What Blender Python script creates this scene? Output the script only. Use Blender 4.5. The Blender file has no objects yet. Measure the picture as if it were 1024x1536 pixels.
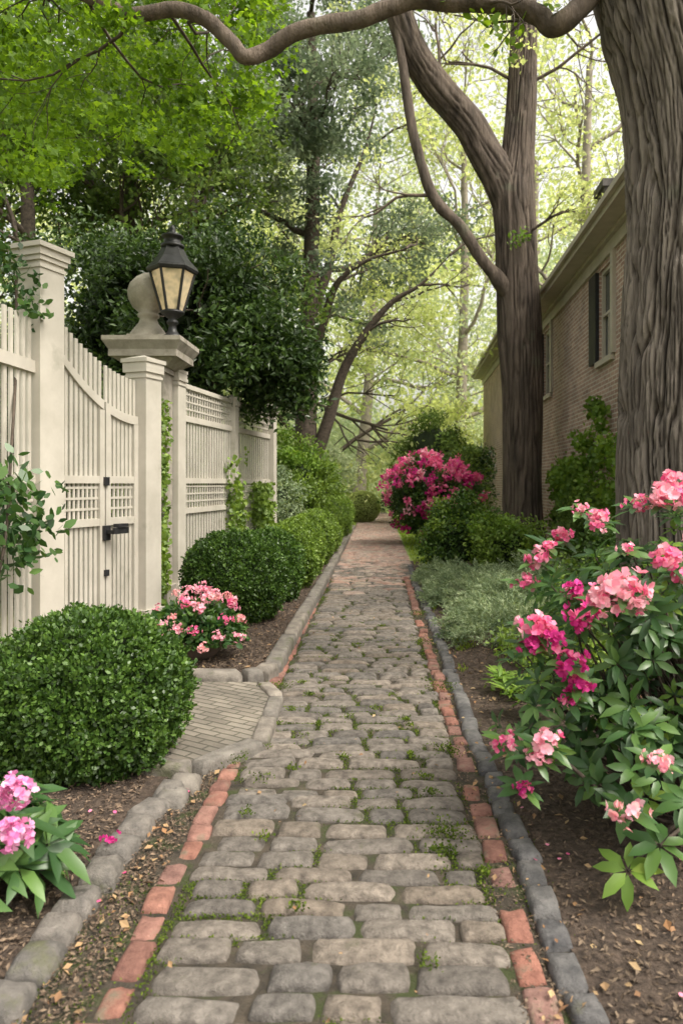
import bpy, math, numpy as np
from mathutils import Vector
R = np.random.default_rng(7)
scene = bpy.context.scene

# ------------------------------------------------------------------ noise
def _hash(ix, iy, iz):
    h = (ix*374761393 + iy*668265263 + iz*2147483647*3 + 1274126177) & 0xffffffff
    h = ((h ^ (h >> 13))*1274126177) & 0xffffffff
    h = ((h ^ (h >> 16))*2246822519) & 0xffffffff
    return ((h ^ (h >> 15)) & 0xffff)/65535.0
def noise(p):
    p = np.asarray(p, float)
    i = np.floor(p).astype(np.int64); f = p-i; f = f*f*(3-2*f)
    out = 0
    for a in (0, 1):
        for b in (0, 1):
            for c in (0, 1):
                w = (f[..., 0] if a else 1-f[..., 0])*(f[..., 1] if b else 1-f[..., 1])*(f[..., 2] if c else 1-f[..., 2])
                out = out + w*_hash(i[..., 0]+a, i[..., 1]+b, i[..., 2]+c)
    return out*2-1
def fbm(p, o=3):
    p = np.asarray(p, float); s = 0; a = 1
    for k in range(o):
        s = s+a*noise(p*(2**k)+k*17.3); a *= .5
    return s/1.75
def nrm(v):
    return v/np.maximum(np.linalg.norm(v, axis=-1, keepdims=True), 1e-9)

# ------------------------------------------------------------------ mesh builder
class MB:
    def __init__(s): s.v=[]; s.n=0; s.f=[]; s.m=[]; s.s=[]; s.t=[]
    def add(s, V, F, mat=0, smooth=False):
        V = np.asarray(V, np.float32).reshape(-1, 3); F = np.asarray(F, np.int64)
        s.v.append(V); s.f.append((F+s.n).ravel()); s.t.append(np.full(len(F), F.shape[1]))
        s.m.append(np.full(len(F), mat)); s.s.append(np.full(len(F), smooth)); s.n += len(V)
    def more(s, V, Fs, mat=0, smooth=False):
        V = np.asarray(V, np.float32).reshape(-1, 3); s.v.append(V)
        for F in Fs:
            F = np.asarray(F, np.int64)
            s.f.append((F+s.n).ravel()); s.t.append(np.full(len(F), F.shape[1]))
            s.m.append(np.full(len(F), mat)); s.s.append(np.full(len(F), smooth))
        s.n += len(V)
    def build(s, name, mats, parent=None):
        me = bpy.data.meshes.new(name)
        V = np.concatenate(s.v); F = np.concatenate(s.f).astype(np.int32); T = np.concatenate(s.t).astype(np.int32)
        me.vertices.add(len(V)); me.vertices.foreach_set('co', V.ravel())
        me.loops.add(len(F)); me.loops.foreach_set('vertex_index', F)
        me.polygons.add(len(T)); st = np.concatenate([[0], np.cumsum(T)[:-1]]).astype(np.int32)
        me.polygons.foreach_set('loop_start', st); me.polygons.foreach_set('loop_total', T)
        me.polygons.foreach_set('material_index', np.concatenate(s.m).astype(np.int32))
        me.polygons.foreach_set('use_smooth', np.concatenate(s.s).astype(bool))
        me.update(calc_edges=True)
        for m in mats: me.materials.append(m)
        ob = bpy.data.objects.new(name, me); scene.collection.objects.link(ob)
        if parent: ob.parent = parent
        return ob
def empty(name, loc=(0,0,0)):
    e = bpy.data.objects.new(name, None); scene.collection.objects.link(e); e.location = loc; e.empty_display_size=.3; return e

BOXF = [[0,1,3,2],[4,6,7,5],[0,4,5,1],[2,3,7,6],[0,2,6,4],[1,5,7,3]]
def obox(mb, c, a, b, h, mat=0):
    c=np.array(c,float);a=np.array(a,float);b=np.array(b,float);h=np.array(h,float)
    V=[c+i*a+j*b+k*h for i in(-1,1) for j in(-1,1) for k in(-1,1)]
    mb.add(V,BOXF,mat)
def box(mb,x0,x1,y0,y1,z0,z1,mat=0):
    obox(mb,((x0+x1)/2,(y0+y1)/2,(z0+z1)/2),((x1-x0)/2,0,0),(0,(y1-y0)/2,0),(0,0,(z1-z0)/2),mat)
def lathe(mb,c,prof,seg=24,mat=0,smooth=True,rot=0):
    c=np.array(c,float); n=len(prof); A=np.arange(seg)/seg*2*math.pi+rot
    V=[c+np.array([r*math.cos(a),r*math.sin(a),z]) for r,z in prof for a in A]
    F=[[i*seg+j,i*seg+(j+1)%seg,(i+1)*seg+(j+1)%seg,(i+1)*seg+j] for i in range(n-1) for j in range(seg)]
    mb.add(V,F,mat,smooth)
def catmull(P,k):
    P=np.array(P,float); Q=np.vstack([2*P[0]-P[1],P,2*P[-1]-P[-2]]); out=[]
    for i in range(1,len(Q)-2):
        for t in np.arange(k)/k:
            a,b,c,d=Q[i-1],Q[i],Q[i+1],Q[i+2]
            out.append(.5*(2*b+(c-a)*t+(2*a-5*b+4*c-d)*t*t+(3*b-a-3*c+d)*t**3))
    out.append(P[-1]); return np.array(out)
def tube(mb,P,r,sides=7,mat=0,disp=None,cap=False):
    P=np.asarray(P,float); r=np.asarray(r,float)
    T=nrm(np.gradient(P,axis=0)); ref=np.array([0,1,0]) if abs(T[0][1])<.8 else np.array([1,0,0])
    x=nrm(np.cross(T[0],ref)); X=[]
    for t in T:
        x=x-t*np.dot(x,t); x=x/max(np.linalg.norm(x),1e-9); X.append(x)
    X=np.array(X); Y=np.cross(T,X); A=np.arange(sides)/sides*2*math.pi
    rr=np.repeat(r[:,None],sides,1)
    V=P[:,None]+(X[:,None]*np.cos(A)[None,:,None]+Y[:,None]*np.sin(A)[None,:,None])*rr[...,None]
    if disp is not None:
        o=X[:,None]*np.cos(A)[None,:,None]+Y[:,None]*np.sin(A)[None,:,None]
        V=V+o*disp(V,A,P)[...,None]
    n=len(P); i=np.arange(n-1)[:,None]; j=np.arange(sides)[None]
    F=np.stack([i*sides+j,i*sides+(j+1)%sides,(i+1)*sides+(j+1)%sides,(i+1)*sides+j],-1).reshape(-1,4)
    mb.add(V.reshape(-1,3),F,mat,True)

def leaves(mb,P,D,N,L,W,mat=0,kind='q'):
    n=len(P)
    if n==0: return
    D=nrm(D); S=nrm(np.cross(D,N)); N=np.cross(S,D)
    L=np.broadcast_to(np.asarray(L,float),(n,))[:,None]; W=np.broadcast_to(np.asarray(W,float),(n,))[:,None]
    if kind=='q':
        V=np.stack([P,P+D*L*.5+S*W*.5+N*L*.08,P+D*L,P+D*L*.5-S*W*.5+N*L*.08],1)
        F=np.arange(n)[:,None]*4+np.arange(4)[None]
        mb.add(V.reshape(-1,3),F,mat)
    elif kind=='c':
        V=np.stack([P,P+D*L*.35+S*W*.5,P+D*L*.75+S*W*.35,P+D*L,P+D*L*.75-S*W*.35,P+D*L*.35-S*W*.5],1)
        F=np.arange(n)[:,None]*6+np.arange(6)[None]
        mb.add(V.reshape(-1,3),F,mat)
    elif kind=='m':   # three-lobed maple-like leaf (one island)
        e=N*L*.06
        V=np.stack([P,P+D*L*.22+S*W*.22,P+D*L*.45+S*W*.62,P+D*L*.62+S*W*.24,P+D*L-e,P+D*L*.62-S*W*.24,P+D*L*.45-S*W*.62,P+D*L*.22-S*W*.22],1).reshape(-1,3)
        b=np.arange(n)[:,None]*8
        mb.more(V,[b+np.array([[0,1,3,4]]),b+np.array([[0,4,5,7]]),b+np.array([[1,2,3]]),b+np.array([[7,5,6]])],mat)
    else:
        dr = .22 if kind=='h' else -.1
        up=N*L
        m0=P; m1=P+D*L*.33+up*.03; m2=P+D*L*.7-up*dr*.4; m3=P+D*L-up*dr
        w1,w2=(.46,.42) if kind=='h' else (.38,.6)
        e=.1
        l1=m1+S*W*w1+N*W*e; r1=m1-S*W*w1+N*W*e; l2=m2+S*W*w2+N*W*e; r2=m2-S*W*w2+N*W*e
        V=np.stack([m0,m1,m2,m3,l1,l2,r1,r2],1).reshape(-1,3)
        b=np.arange(n)[:,None]*8
        mb.more(V,[b+np.array([[0,6,1]]),b+np.array([[0,1,4]]),b+np.array([[7,3,2]]),b+np.array([[2,3,5]]),
                   b+np.array([[6,7,2,1]]),b+np.array([[1,2,5,4]])],mat,True)
def rdir(n,up=0.,rng=R):
    v=nrm(rng.normal(size=(n,3))); v[:,2]+=up; return nrm(v)
def cloud(mb,C,rad,n,L,W,mat=0,kind='q',up=.6,flat=1.,zmin=.02,droop=0.,cut=None):
    C=np.asarray(C,float); m=len(C); rad=np.broadcast_to(np.asarray(rad,float),(m,))
    u=nrm(R.normal(size=(m,n,3)))*(R.random((m,n,1))**.45)
    u[...,2]*=flat
    P=(C[:,None]+u*rad[:,None,None]).reshape(-1,3); P=P[P[:,2]>zmin]
    if cut is not None: P=P[cut(P)]
    k=len(P); s=R.uniform(.65,1.25,k)
    leaves(mb,P,rdir(k,-droop),rdir(k,up),L*s,W*s,mat,kind)

# ------------------------------------------------------------------ materials
def mat_new(name):
    m=bpy.data.materials.new(name); m.use_nodes=True; nt=m.node_tree; nt.nodes.clear()
    o=nt.nodes.new('ShaderNodeOutputMaterial'); return m,nt,o
def nd(nt,t,**k):
    n=nt.nodes.new(t)
    for a,b in k.items():
        if a in n.inputs: n.inputs[a].default_value=b
        else: setattr(n,a,b)
    return n
def ramp(nt,cols,fac):
    r=nt.nodes.new('ShaderNodeValToRGB'); e=r.color_ramp.elements
    while len(e)<len(cols): e.new(.5)
    for i,(p,c) in enumerate(cols): e[i].position=p; e[i].color=(*c,1)
    nt.links.new(fac,r.inputs[0]); return r.outputs[0]
def mixc(nt,a,b,f,mode='MIX'):
    n=nt.nodes.new('ShaderNodeMix'); n.data_type='RGBA'; n.blend_type=mode
    for s,v in ((6,a),(7,b),(0,f)):
        if hasattr(v,'is_linked') or hasattr(v,'links'): nt.links.new(v,n.inputs[s])
        elif isinstance(v,(int,float)): n.inputs[s].default_value=v
        else: n.inputs[s].default_value=(*v,1)
    return n.outputs[2]
def noise_out(nt,scale,detail=4,vec=None,rough=.6):
    n=nd(nt,'ShaderNodeTexNoise'); n.inputs['Scale'].default_value=scale; n.inputs['Detail'].default_value=detail; n.inputs['Roughness'].default_value=rough
    if vec is None:
        g=nt.nodes.new('ShaderNodeNewGeometry'); vec=g.outputs['Position']
    nt.links.new(vec,n.inputs['Vector']); return n.outputs['Fac']
def leaf_mat(name,cols,transl=.35,tcol=None,rough=.5,clump=.8,spec=.4,lo=(.62,.66,.6)):
    m,nt,o=mat_new(name); g=nt.nodes.new('ShaderNodeNewGeometry')
    k=len(cols); c=ramp(nt,[(i/max(k-1,1),x) for i,x in enumerate(cols)],g.outputs['Random Per Island'])
    if clump:
        v=ramp(nt,[(.3,lo),(.7,(1.25,1.2,1.1))],noise_out(nt,clump,1))
        c=mixc(nt,c,v,1.0,'MULTIPLY')
    if spec:
        p=nd(nt,'ShaderNodeBsdfPrincipled'); nt.links.new(c,p.inputs['Base Color']); p.inputs['Roughness'].default_value=rough
        p.inputs['Specular IOR Level'].default_value=spec
    else:
        p=nd(nt,'ShaderNodeBsdfDiffuse'); nt.links.new(c,p.inputs['Color'])
    if transl<=.03: nt.links.new(p.outputs[0],o.inputs[0]); return m
    t=nt.nodes.new('ShaderNodeBsdfTranslucent')
    tc=mixc(nt,c,tcol if tcol else (2.,2.,1.),1.,'MULTIPLY'); nt.links.new(tc,t.inputs[0])
    x=nt.nodes.new('ShaderNodeMixShader'); x.inputs[0].default_value=transl
    nt.links.new(p.outputs[0],x.inputs[1]); nt.links.new(t.outputs[0],x.inputs[2]); nt.links.new(x.outputs[0],o.inputs[0]); return m
def solid(name,c1,c2,scale=8,rough=.7,bump=.3,bscale=60,metal=0,vecscale=None,island=None,bdist=.01,spec=.4,third=None,pointy=False):
    m,nt,o=mat_new(name); g=nt.nodes.new('ShaderNodeNewGeometry'); vec=g.outputs['Position']
    if vecscale:
        mp=nd(nt,'ShaderNodeMapping'); mp.inputs['Scale'].default_value=vecscale; nt.links.new(vec,mp.inputs[0]); vec=mp.outputs[0]
    f=noise_out(nt,scale,6,vec); c=ramp(nt,[(.32,c1),(.68,c2)],f)
    if island:
        k=len(island); ci=ramp(nt,[(i/(k-1),x) for i,x in enumerate(island)],g.outputs['Random Per Island'])
        c=mixc(nt,c,ci,1.,'MULTIPLY')
    if third:
        f3=noise_out(nt,third[1],5); w=ramp(nt,[(third[2],(0,0,0)),(third[2]+.12,(1,1,1))],f3)
        c=mixc(nt,c,third[0],w)
    if pointy:
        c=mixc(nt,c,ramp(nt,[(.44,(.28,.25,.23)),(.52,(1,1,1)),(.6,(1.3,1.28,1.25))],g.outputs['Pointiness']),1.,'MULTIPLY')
    p=nd(nt,'ShaderNodeBsdfPrincipled'); nt.links.new(c,p.inputs['Base Color']); p.inputs['Roughness'].default_value=rough; p.inputs['Metallic'].default_value=metal
    p.inputs['Specular IOR Level'].default_value=spec
    if bump:
        b=nd(nt,'ShaderNodeBump'); b.inputs['Strength'].default_value=bump; b.inputs['Distance'].default_value=bdist
        nt.links.new(noise_out(nt,bscale,6,vec,.65),b.inputs['Height']); nt.links.new(b.outputs[0],p.inputs['Normal'])
    nt.links.new(p.outputs[0],o.inputs[0]); return m
def brick_mat(name,a,b,mortar,bw,rh,ms,axes='YZ',rot=0,bump=.6,dark=.35):
    m,nt,o=mat_new(name); tc=nt.nodes.new('ShaderNodeTexCoord'); sp=nt.nodes.new('ShaderNodeSeparateXYZ'); nt.links.new(tc.outputs['Object'],sp.inputs[0])
    cb=nt.nodes.new('ShaderNodeCombineXYZ'); nt.links.new(sp.outputs[axes[0]],cb.inputs[0]); nt.links.new(sp.outputs[axes[1]],cb.inputs[1])
    mp=nd(nt,'ShaderNodeMapping'); mp.inputs['Rotation'].default_value=(0,0,rot); nt.links.new(cb.outputs[0],mp.inputs[0])
    dn=nd(nt,'ShaderNodeTexNoise'); dn.inputs['Scale'].default_value=7; nt.links.new(mp.outputs[0],dn.inputs['Vector'])
    ad=nd(nt,'ShaderNodeMix'); ad.data_type='VECTOR'; ad.inputs[0].default_value=.012
    nt.links.new(mp.outputs[0],ad.inputs[4]); nt.links.new(dn.outputs['Color'],ad.inputs[5])
    bt=nt.nodes.new('ShaderNodeTexBrick'); nt.links.new(ad.outputs[1],bt.inputs['Vector'])
    bt.inputs['Scale'].default_value=1; bt.inputs['Brick Width'].default_value=bw; bt.inputs['Row Height'].default_value=rh; bt.inputs['Mortar Size'].default_value=ms
    bt.inputs['Color1'].default_value=(*a,1); bt.inputs['Color2'].default_value=(*b,1); bt.inputs['Mortar'].default_value=(*mortar,1); bt.inputs['Mortar Smooth'].default_value=.3
    v=ramp(nt,[(.3,(1-dark,)*3),(.7,(1.15,1.13,1.1))],noise_out(nt,1.7,6)); c=mixc(nt,bt.outputs['Color'],v,1.,'MULTIPLY')
    p=nd(nt,'ShaderNodeBsdfPrincipled'); nt.links.new(c,p.inputs['Base Color']); p.inputs['Roughness'].default_value=.85
    bp=nd(nt,'ShaderNodeBump'); bp.inputs['Strength'].default_value=bump; bp.inputs['Distance'].default_value=.01; bp.invert=True
    nt.links.new(bt.outputs['Fac'],bp.inputs['Height'])
    b2=nd(nt,'ShaderNodeBump'); b2.inputs['Strength'].default_value=.4; b2.inputs['Distance'].default_value=.01
    nt.links.new(noise_out(nt,45,5),b2.inputs['Height']); nt.links.new(bp.outputs[0],b2.inputs['Normal'])
    nt.links.new(b2.outputs[0],p.inputs['Normal']); nt.links.new(p.outputs[0],o.inputs[0]); return m

M_box  = leaf_mat('boxwood_leaf',[(.03,.068,.014),(.052,.108,.02),(.10,.18,.034)],.2,clump=5,rough=.4)
M_boxl = leaf_mat('boxwood_light_leaf',[(.10,.17,.03),(.15,.235,.04),(.22,.32,.06)],.25,clump=4)
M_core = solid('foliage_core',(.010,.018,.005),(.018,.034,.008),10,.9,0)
M_mag  = leaf_mat('dark_glossy_leaf',[(.022,.045,.014),(.038,.075,.02),(.08,.14,.035)],.2,rough=.38,clump=1.2)
M_maple= leaf_mat('maple_leaf',[(.085,.17,.014),(.12,.225,.02),(.18,.305,.03)],.5,(2.1,1.9,.8),clump=1.1,lo=(.45,.5,.45))
M_ced  = leaf_mat('cedar_leaf',[(.15,.195,.14),(.21,.26,.19),(.30,.345,.25)],.35,(1.25,1.35,1.1),clump=.5,spec=0)
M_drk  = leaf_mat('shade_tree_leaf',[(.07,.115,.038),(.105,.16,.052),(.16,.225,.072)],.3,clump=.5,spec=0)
M_far  = leaf_mat('far_leaf_hazed',[(.36,.43,.19),(.47,.53,.25),(.60,.64,.35)],.5,(1.4,1.4,1.05),clump=.15,spec=0,lo=(.78,.8,.76))  # distance haze painted in as a paler leaf colour
M_far2 = leaf_mat('far_leaf_cool_hazed',[(.34,.42,.29),(.44,.5,.35),(.55,.6,.43)],.45,(1.35,1.35,1.15),clump=.15,spec=0,lo=(.78,.8,.76))  # cooler variant, haze likewise put into the pale colour
M_rho  = leaf_mat('rhododendron_leaf',[(.028,.07,.025),(.047,.108,.033),(.095,.18,.045)],.22,(1.8,2.0,.8),rough=.36,clump=2.5)
M_ylw  = leaf_mat('young_leaf',[(.10,.19,.03),(.15,.26,.04),(.23,.34,.065)],.35,(1.6,1.6,.8),clump=2)
M_jun  = leaf_mat('silver_green_leaf',[(.16,.22,.14),(.24,.31,.2),(.36,.42,.30)],.2,clump=3,spec=0)
M_grass= leaf_mat('grass_blade',[(.16,.23,.04),(.23,.32,.055),(.32,.4,.1)],.35,clump=1,spec=0)
M_moss = leaf_mat('moss_leaf',[(.045,.075,.014),(.08,.12,.02),(.14,.19,.035)],.15,clump=3,spec=0)
def petal(n,c,t=(1.05,1,1)): return leaf_mat(n,c,.4,t,rough=.6,clump=0,spec=.25)
P_lp = petal('petal_light_pink',[(.84,.32,.43),(.9,.46,.55),(.93,.62,.68)])
P_pk = petal('petal_pink',[(.78,.10,.29),(.86,.2,.39),(.9,.36,.51)])
P_mg = petal('petal_magenta',[(.45,.015,.17),(.65,.04,.28),(.8,.10,.38)])
P_sl = petal('petal_salmon',[(.82,.33,.36),(.88,.45,.46),(.92,.6,.58)])
P_li = petal('petal_lilac_pink',[(.70,.19,.46),(.79,.33,.57),(.88,.52,.71)])
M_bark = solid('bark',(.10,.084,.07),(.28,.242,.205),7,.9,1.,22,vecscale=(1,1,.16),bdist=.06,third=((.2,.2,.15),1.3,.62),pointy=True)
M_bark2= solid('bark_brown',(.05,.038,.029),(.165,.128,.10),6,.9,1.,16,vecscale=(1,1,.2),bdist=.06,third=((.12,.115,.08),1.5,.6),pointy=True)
M_twig = solid('branch_bark',(.035,.027,.02),(.11,.085,.065),14,.9,.6,40,bdist=.01)
M_pale = solid('pale_bark',(.18,.155,.125),(.34,.3,.24),4,.9,.6,20,bdist=.02)
M_stone= solid('cobblestone',(.098,.088,.078),(.265,.243,.217),24,.8,1.,85,bdist=.014,island=[(.55,.54,.54),(1.,.95,.9),(.75,.73,.71),(1.12,1.05,.98),(.88,.79,.70),(.64,.64,.65),(.95,.92,.89)],third=((.10,.095,.06),9,.62))
M_brick= solid('paver_brick',(.16,.074,.056),(.33,.165,.125),16,.9,.8,60,bdist=.012,island=[(.6,.62,.66),(1,.95,.9),(.85,1.0,1.1),(1.0,.9,.85),(.7,.8,.88)],third=((.15,.12,.085),8,.55))
M_pbrick= solid('path_brick',(.24,.15,.118),(.42,.295,.243),12,.85,.6,50,bdist=.01,island=[(.65,.68,.7),(1,.95,.9),(.85,1.0,1.05),(1.1,1.08,1.05)],third=((.28,.24,.19),2.5,.5))
M_edge = solid('edging_stone',(.062,.062,.064),(.165,.16,.157),16,.75,.9,60,bdist=.012,island=[(.6,.6,.62),(1.1,1.08,1.04),(.8,.8,.82)],third=((.10,.10,.065),6,.62))
M_edgel = solid('edging_granite',(.082,.077,.072),(.205,.19,.173),16,.75,.9,60,bdist=.012,island=[(.7,.7,.7),(1.1,1.06,1.02),(.85,.83,.8)],third=((.10,.10,.06),6,.57))
M_kerb = solid('kerb_stone',(.11,.10,.09),(.26,.24,.21),9,.8,.8,50,bdist=.012,island=[(.75,.75,.75),(1.1,1.05,1.0)],third=((.09,.092,.05),4,.55))
M_mulch= solid('mulch_soil',(.034,.024,.018),(.135,.098,.073),28,.95,1.,70,bdist=.03)
M_chip = leaf_mat('mulch_chip',[(.055,.037,.027),(.11,.076,.056),(.22,.16,.12),(.07,.048,.036)],.02,(1,1,1),rough=.9)
M_dead = leaf_mat('dead_leaf',[(.3,.16,.08),(.42,.28,.16),(.22,.11,.06),(.5,.38,.22)],.15,(1,1,1),rough=.8)
M_joint= solid('joint_soil',(.028,.024,.018),(.10,.08,.058),9,.95,1.,90,bdist=.02,third=((.05,.062,.02),6,.5))
M_paint= solid('fence_paint',(.43,.40,.34),(.54,.505,.44),3,.55,.15,50,bdist=.004,third=((.35,.33,.27),2.3,.62))
M_lime = solid('limestone',(.24,.215,.178),(.40,.365,.31),7,.8,.5,40,third=((.17,.155,.115),3,.57))
M_blk  = solid('black_iron',(.012,.012,.013),(.03,.03,.032),10,.4,.1,50)
M_trim = solid('house_trim',(.42,.38,.31),(.52,.47,.39),3,.6,.1,30)
M_roof = solid('roof_shingle',(.06,.055,.05),(.13,.12,.11),10,.9,.6,20)
M_pot  = solid('pot_clay',(.12,.09,.07),(.2,.15,.12),9,.8,.4,40)
M_gnd  = solid('ground_soil_grass',(.09,.11,.035),(.16,.18,.06),.6,.95,.6,20,third=((.17,.13,.08),.5,.5))
M_lawn = solid('lawn_base',(.17,.24,.06),(.26,.33,.09),1.5,.95,.6,30)

# ------------------------------------------------------------------ ground
mb=MB(); mb.add([(-300,-100,-.03),(300,-100,-.03),(300,500,-.03),(-300,500,-.03)],[[0,1,2,3]]); mb.build('ground',[M_gnd])
def sheet(name,x0,x1,y0,y1,nx,ny,zf,mat):
    mb=MB(); X,Y=np.meshgrid(np.linspace(x0,x1,nx),np.linspace(y0,y1,ny)); Z=zf(X,Y)
    i=np.arange(ny-1)[:,None]; j=np.arange(nx-1)[None]
    F=np.stack([i*nx+j,i*nx+j+1,(i+1)*nx+j+1,(i+1)*nx+j],-1).reshape(-1,4)
    mb.add(np.stack([X,Y,Z],-1).reshape(-1,3),F,0,True); return mb.build(name,[mat])
def zr(X,Y):
    t=np.clip((X-.66)/2.5,0,1); return .012+.14*t+(.012+.03*t)*fbm(np.stack([X*3,Y*3,X*0],-1))+.006*noise(np.stack([X*25,Y*25,X*0],-1))
def zl(X,Y):
    t=np.clip((-1.12-X)/1.2,0,1); return .015+.09*t+.02*t*fbm(np.stack([X*3,Y*3,X*0],-1))+.006*noise(np.stack([X*25,Y*25,X*0],-1))
sheet('mulch_bed',.66,4.6,.6,15,160,420,zr,M_mulch)
sheet('mulch_bed',-4.2,-1.12,.6,4.6,130,160,zl,M_mulch)
sheet('mulch_bed',-3.4,-.9,5.85,26,60,300,lambda X,Y:.09+.015*fbm(np.stack([X*4,Y*4,X*0],-1)),M_mulch)
mb=MB(); box(mb,-1.14,.68,.4,12.4,-.028,.004); mb.build('path_base',[M_joint])
mb=MB(); box(mb,-.8,.55,12.4,40,-.027,.012); mb.build('path_base',[M_joint])
sheet('lawn',.5,9,15,60,40,120,lambda X,Y:.0+.03*fbm(np.stack([X*.7,Y*.7,X*0],-1)),M_lawn)
sheet('lawn',-12,-.78,26.1,60,40,80,lambda X,Y:.0+.03*fbm(np.stack([X*.7,Y*.7,X*0],-1)),M_lawn)

# ------------------------------------------------------------------ stones
UU=np.array([-1,-.96,-.86,-.6,-.2,.2,.6,.86,.96,1.])
def stone(mb,cx,cy,w,l,h,rot=0,mat=0,k=.3,pw=5,base=-.02,nz=.004,z0=0.,U=UU,tilt=1.):
    m=len(U); u,v=np.meshgrid(U,U); e=np.maximum(abs(u),abs(v))
    x=u*np.sqrt(1-k*v*v/2)*w/2; y=v*np.sqrt(1-k*u*u/2)*l/2
    sd=R.random()*100
    q=np.stack([u*1.3+sd,v*1.3,u*0+sd],-1); x=x*(1+.06*noise(q)); y=y*(1+.12*noise(q+31))
    z=z0+base+(h-base)*np.sqrt(np.clip(1-e**pw,0,1)); z=z+nz*fbm(np.stack([x*16+sd,y*16,u*0],-1))*(e<.95)+x*R.normal()*.03*tilt+y*R.normal()*.05*tilt
    c,s=math.cos(rot),math.sin(rot); V=np.stack([cx+x*c-y*s,cy+x*s+y*c,z],-1).reshape(-1,3)
    i=np.arange(m-1)[:,None]; j=np.arange(m-1)[None]; F=np.stack([i*m+j,i*m+j+1,(i+1)*m+j+1,(i+1)*m+j],-1).reshape(-1,4)
    mb.add(V,F,mat,True)
occ=np.zeros((200,1250),bool)
def mark(cx,cy,w,l):
    occ[max(int((cx-w/2+1.2)*100)+1,0):int((cx+w/2+1.2)*100),max(int((cy-l/2)*100)+1,0):int((cy+l/2)*100)]=True
mb=MB(); y=1.0
while y<12.35:
    d=R.uniform(.105,.155) if y<5 else R.uniform(.095,.135)
    x=-.745+R.uniform(-.035,.035); xe=.44+R.uniform(-.035,.035); sl=R.normal()*.02; ph=R.normal()*.4
    while x<xe-.06:
        w=min(R.choice([R.uniform(.18,.26),R.uniform(.25,.36),R.uniform(.32,.44)]),xe-x)
        if xe-x-w<.12: w=xe-x
        if w>.5: w*=.55
        yo=.018*math.sin(x*3+y*1.3+ph)+sl*x
        dd=d*R.uniform(.9,1.03)
        stone(mb,x+w/2,y+d/2+yo,w-.010,dd-.007,R.uniform(.022,.036),R.normal()*.018,mat=1 if R.random()<(y-10.2)/2.4 else 0,pw=R.uniform(5,9),k=R.uniform(.14,.34),nz=.008); mark(x+w/2,y+d/2+yo,w-.015,dd-.011)
        x+=w
    y+=d
mb.build('cobblestone_path',[M_stone,M_pbrick])
mb=MB()
for X0 in (-.815,.495):
    y=1.
    while y<12.3:
        l=R.uniform(.14,.22); miss=.02 if X0<0 else .08
        if not (R.random()<miss):
            stone(mb,X0+R.normal()*.010,y+l/2,R.uniform(.09,.112),l-.008-R.random()*.012,R.uniform(.016,.032),R.normal()*.05,pw=7,k=.25,nz=.008); mark(X0,y+l/2,.1,l-.01)
        y+=l+(.02 if R.random()<.1 else 0)
mb.build('brick_edging',[M_brick])
U6=np.array([-1,-.9,0,.9,1.]); mb=MB(); y=12.3; row=0
while y<38:
    x=-.80+(.1 if row%2 else 0)+R.normal()*.01
    while x<.52:
        stone(mb,x+.095,y+.05,.188,.09,R.uniform(.03,.042),R.normal()*.02,pw=10,k=.1,nz=.004,U=U6,mat=1 if R.random()<(15.5-y)/4 else 0); x+=.2
    y+=.1; row+=1
mb.build('brick_path',[M_pbrick,M_stone])
mb=MB(); y=.9
while y<14:
    l=R.uniform(.14,.23); stone(mb,.62+R.normal()*.010+.012*math.sin(y),y+l/2,.112,l-.008,R.uniform(.032,.058),R.normal()*.07,pw=6,k=.25,nz=.008); mark(.62,y+l/2,.1,l); y+=l
mb.build('stone_edging',[M_edge])
mb=MB(); y=.9
while y<3.75:
    l=R.uniform(.14,.23); xx=-1.13+.035*(y-2.2); stone(mb,xx+R.normal()*.012,y+l/2,.155,l-.006,R.uniform(.045,.08),R.normal()*.08-.03,pw=5.5,k=.32,nz=.011); mark(xx,y+l/2,.15,l); y+=l
mb.build('stone_edging',[M_edgel])
def kerb_line(mb,pts,w,h,seg,z0=0):
    for (a,b) in zip(pts[:-1],pts[1:]):
        a=np.array(a);b=np.array(b);L=np.linalg.norm(b-a);n=max(1,round(L/seg));rot=math.atan2(b[1]-a[1],b[0]-a[0])
        for i in range(n):
            c=a+(b-a)*(i+.5)/n; stone(mb,c[0],c[1],L/n-.006,w,h,rot,pw=14,k=.05,base=-.03,nz=.008,z0=z0,tilt=.2)
mb=MB(); kerb_line(mb,[(-2.3,5.80),(-1.05,5.78),(-.93,5.86),(-.87,6.05),(-.86,8.5),(-.84,12),(-.84,26)],.15,.13,1.15)
mb.build('kerb',[M_kerb])
poly=[(-.74,4.42),(-.76,5.25),(-.93,5.68),(-2.75,5.72),(-2.75,4.4),(-1.6,4.0),(-1.02,4.03)]
mb=MB(); n=len(poly); V=[(x,y,-.02) for x,y in poly]+[(x,y,.06) for x,y in poly]
mb.add(V,[list(range(n,2*n))]); mb.add(V,[[i,(i+1)%n,n+(i+1)%n,n+i] for i in range(n)])
M_land=brick_mat('landing_paving',(.235,.21,.175),(.165,.145,.12),(.085,.08,.058),.19,.065,.007,'XY',.55,bump=.9,dark=.45)
mb.build('brick_landing',[M_land])
mb=MB(); kerb_line(mb,[(-1.45,4.02),(-1.0,3.99),(-.70,4.38),(-.72,5.28),(-.88,5.66)],.11,.085,.55)
mb.build('kerb',[M_kerb])
mb=MB()
for (x,y,w) in [(-1.0,3.82,.17),(-1.02,3.64,.16)]: stone(mb,x,y,w,.17,.07,.1,pw=6)
mb.build('stone_edging',[M_kerb])

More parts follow.
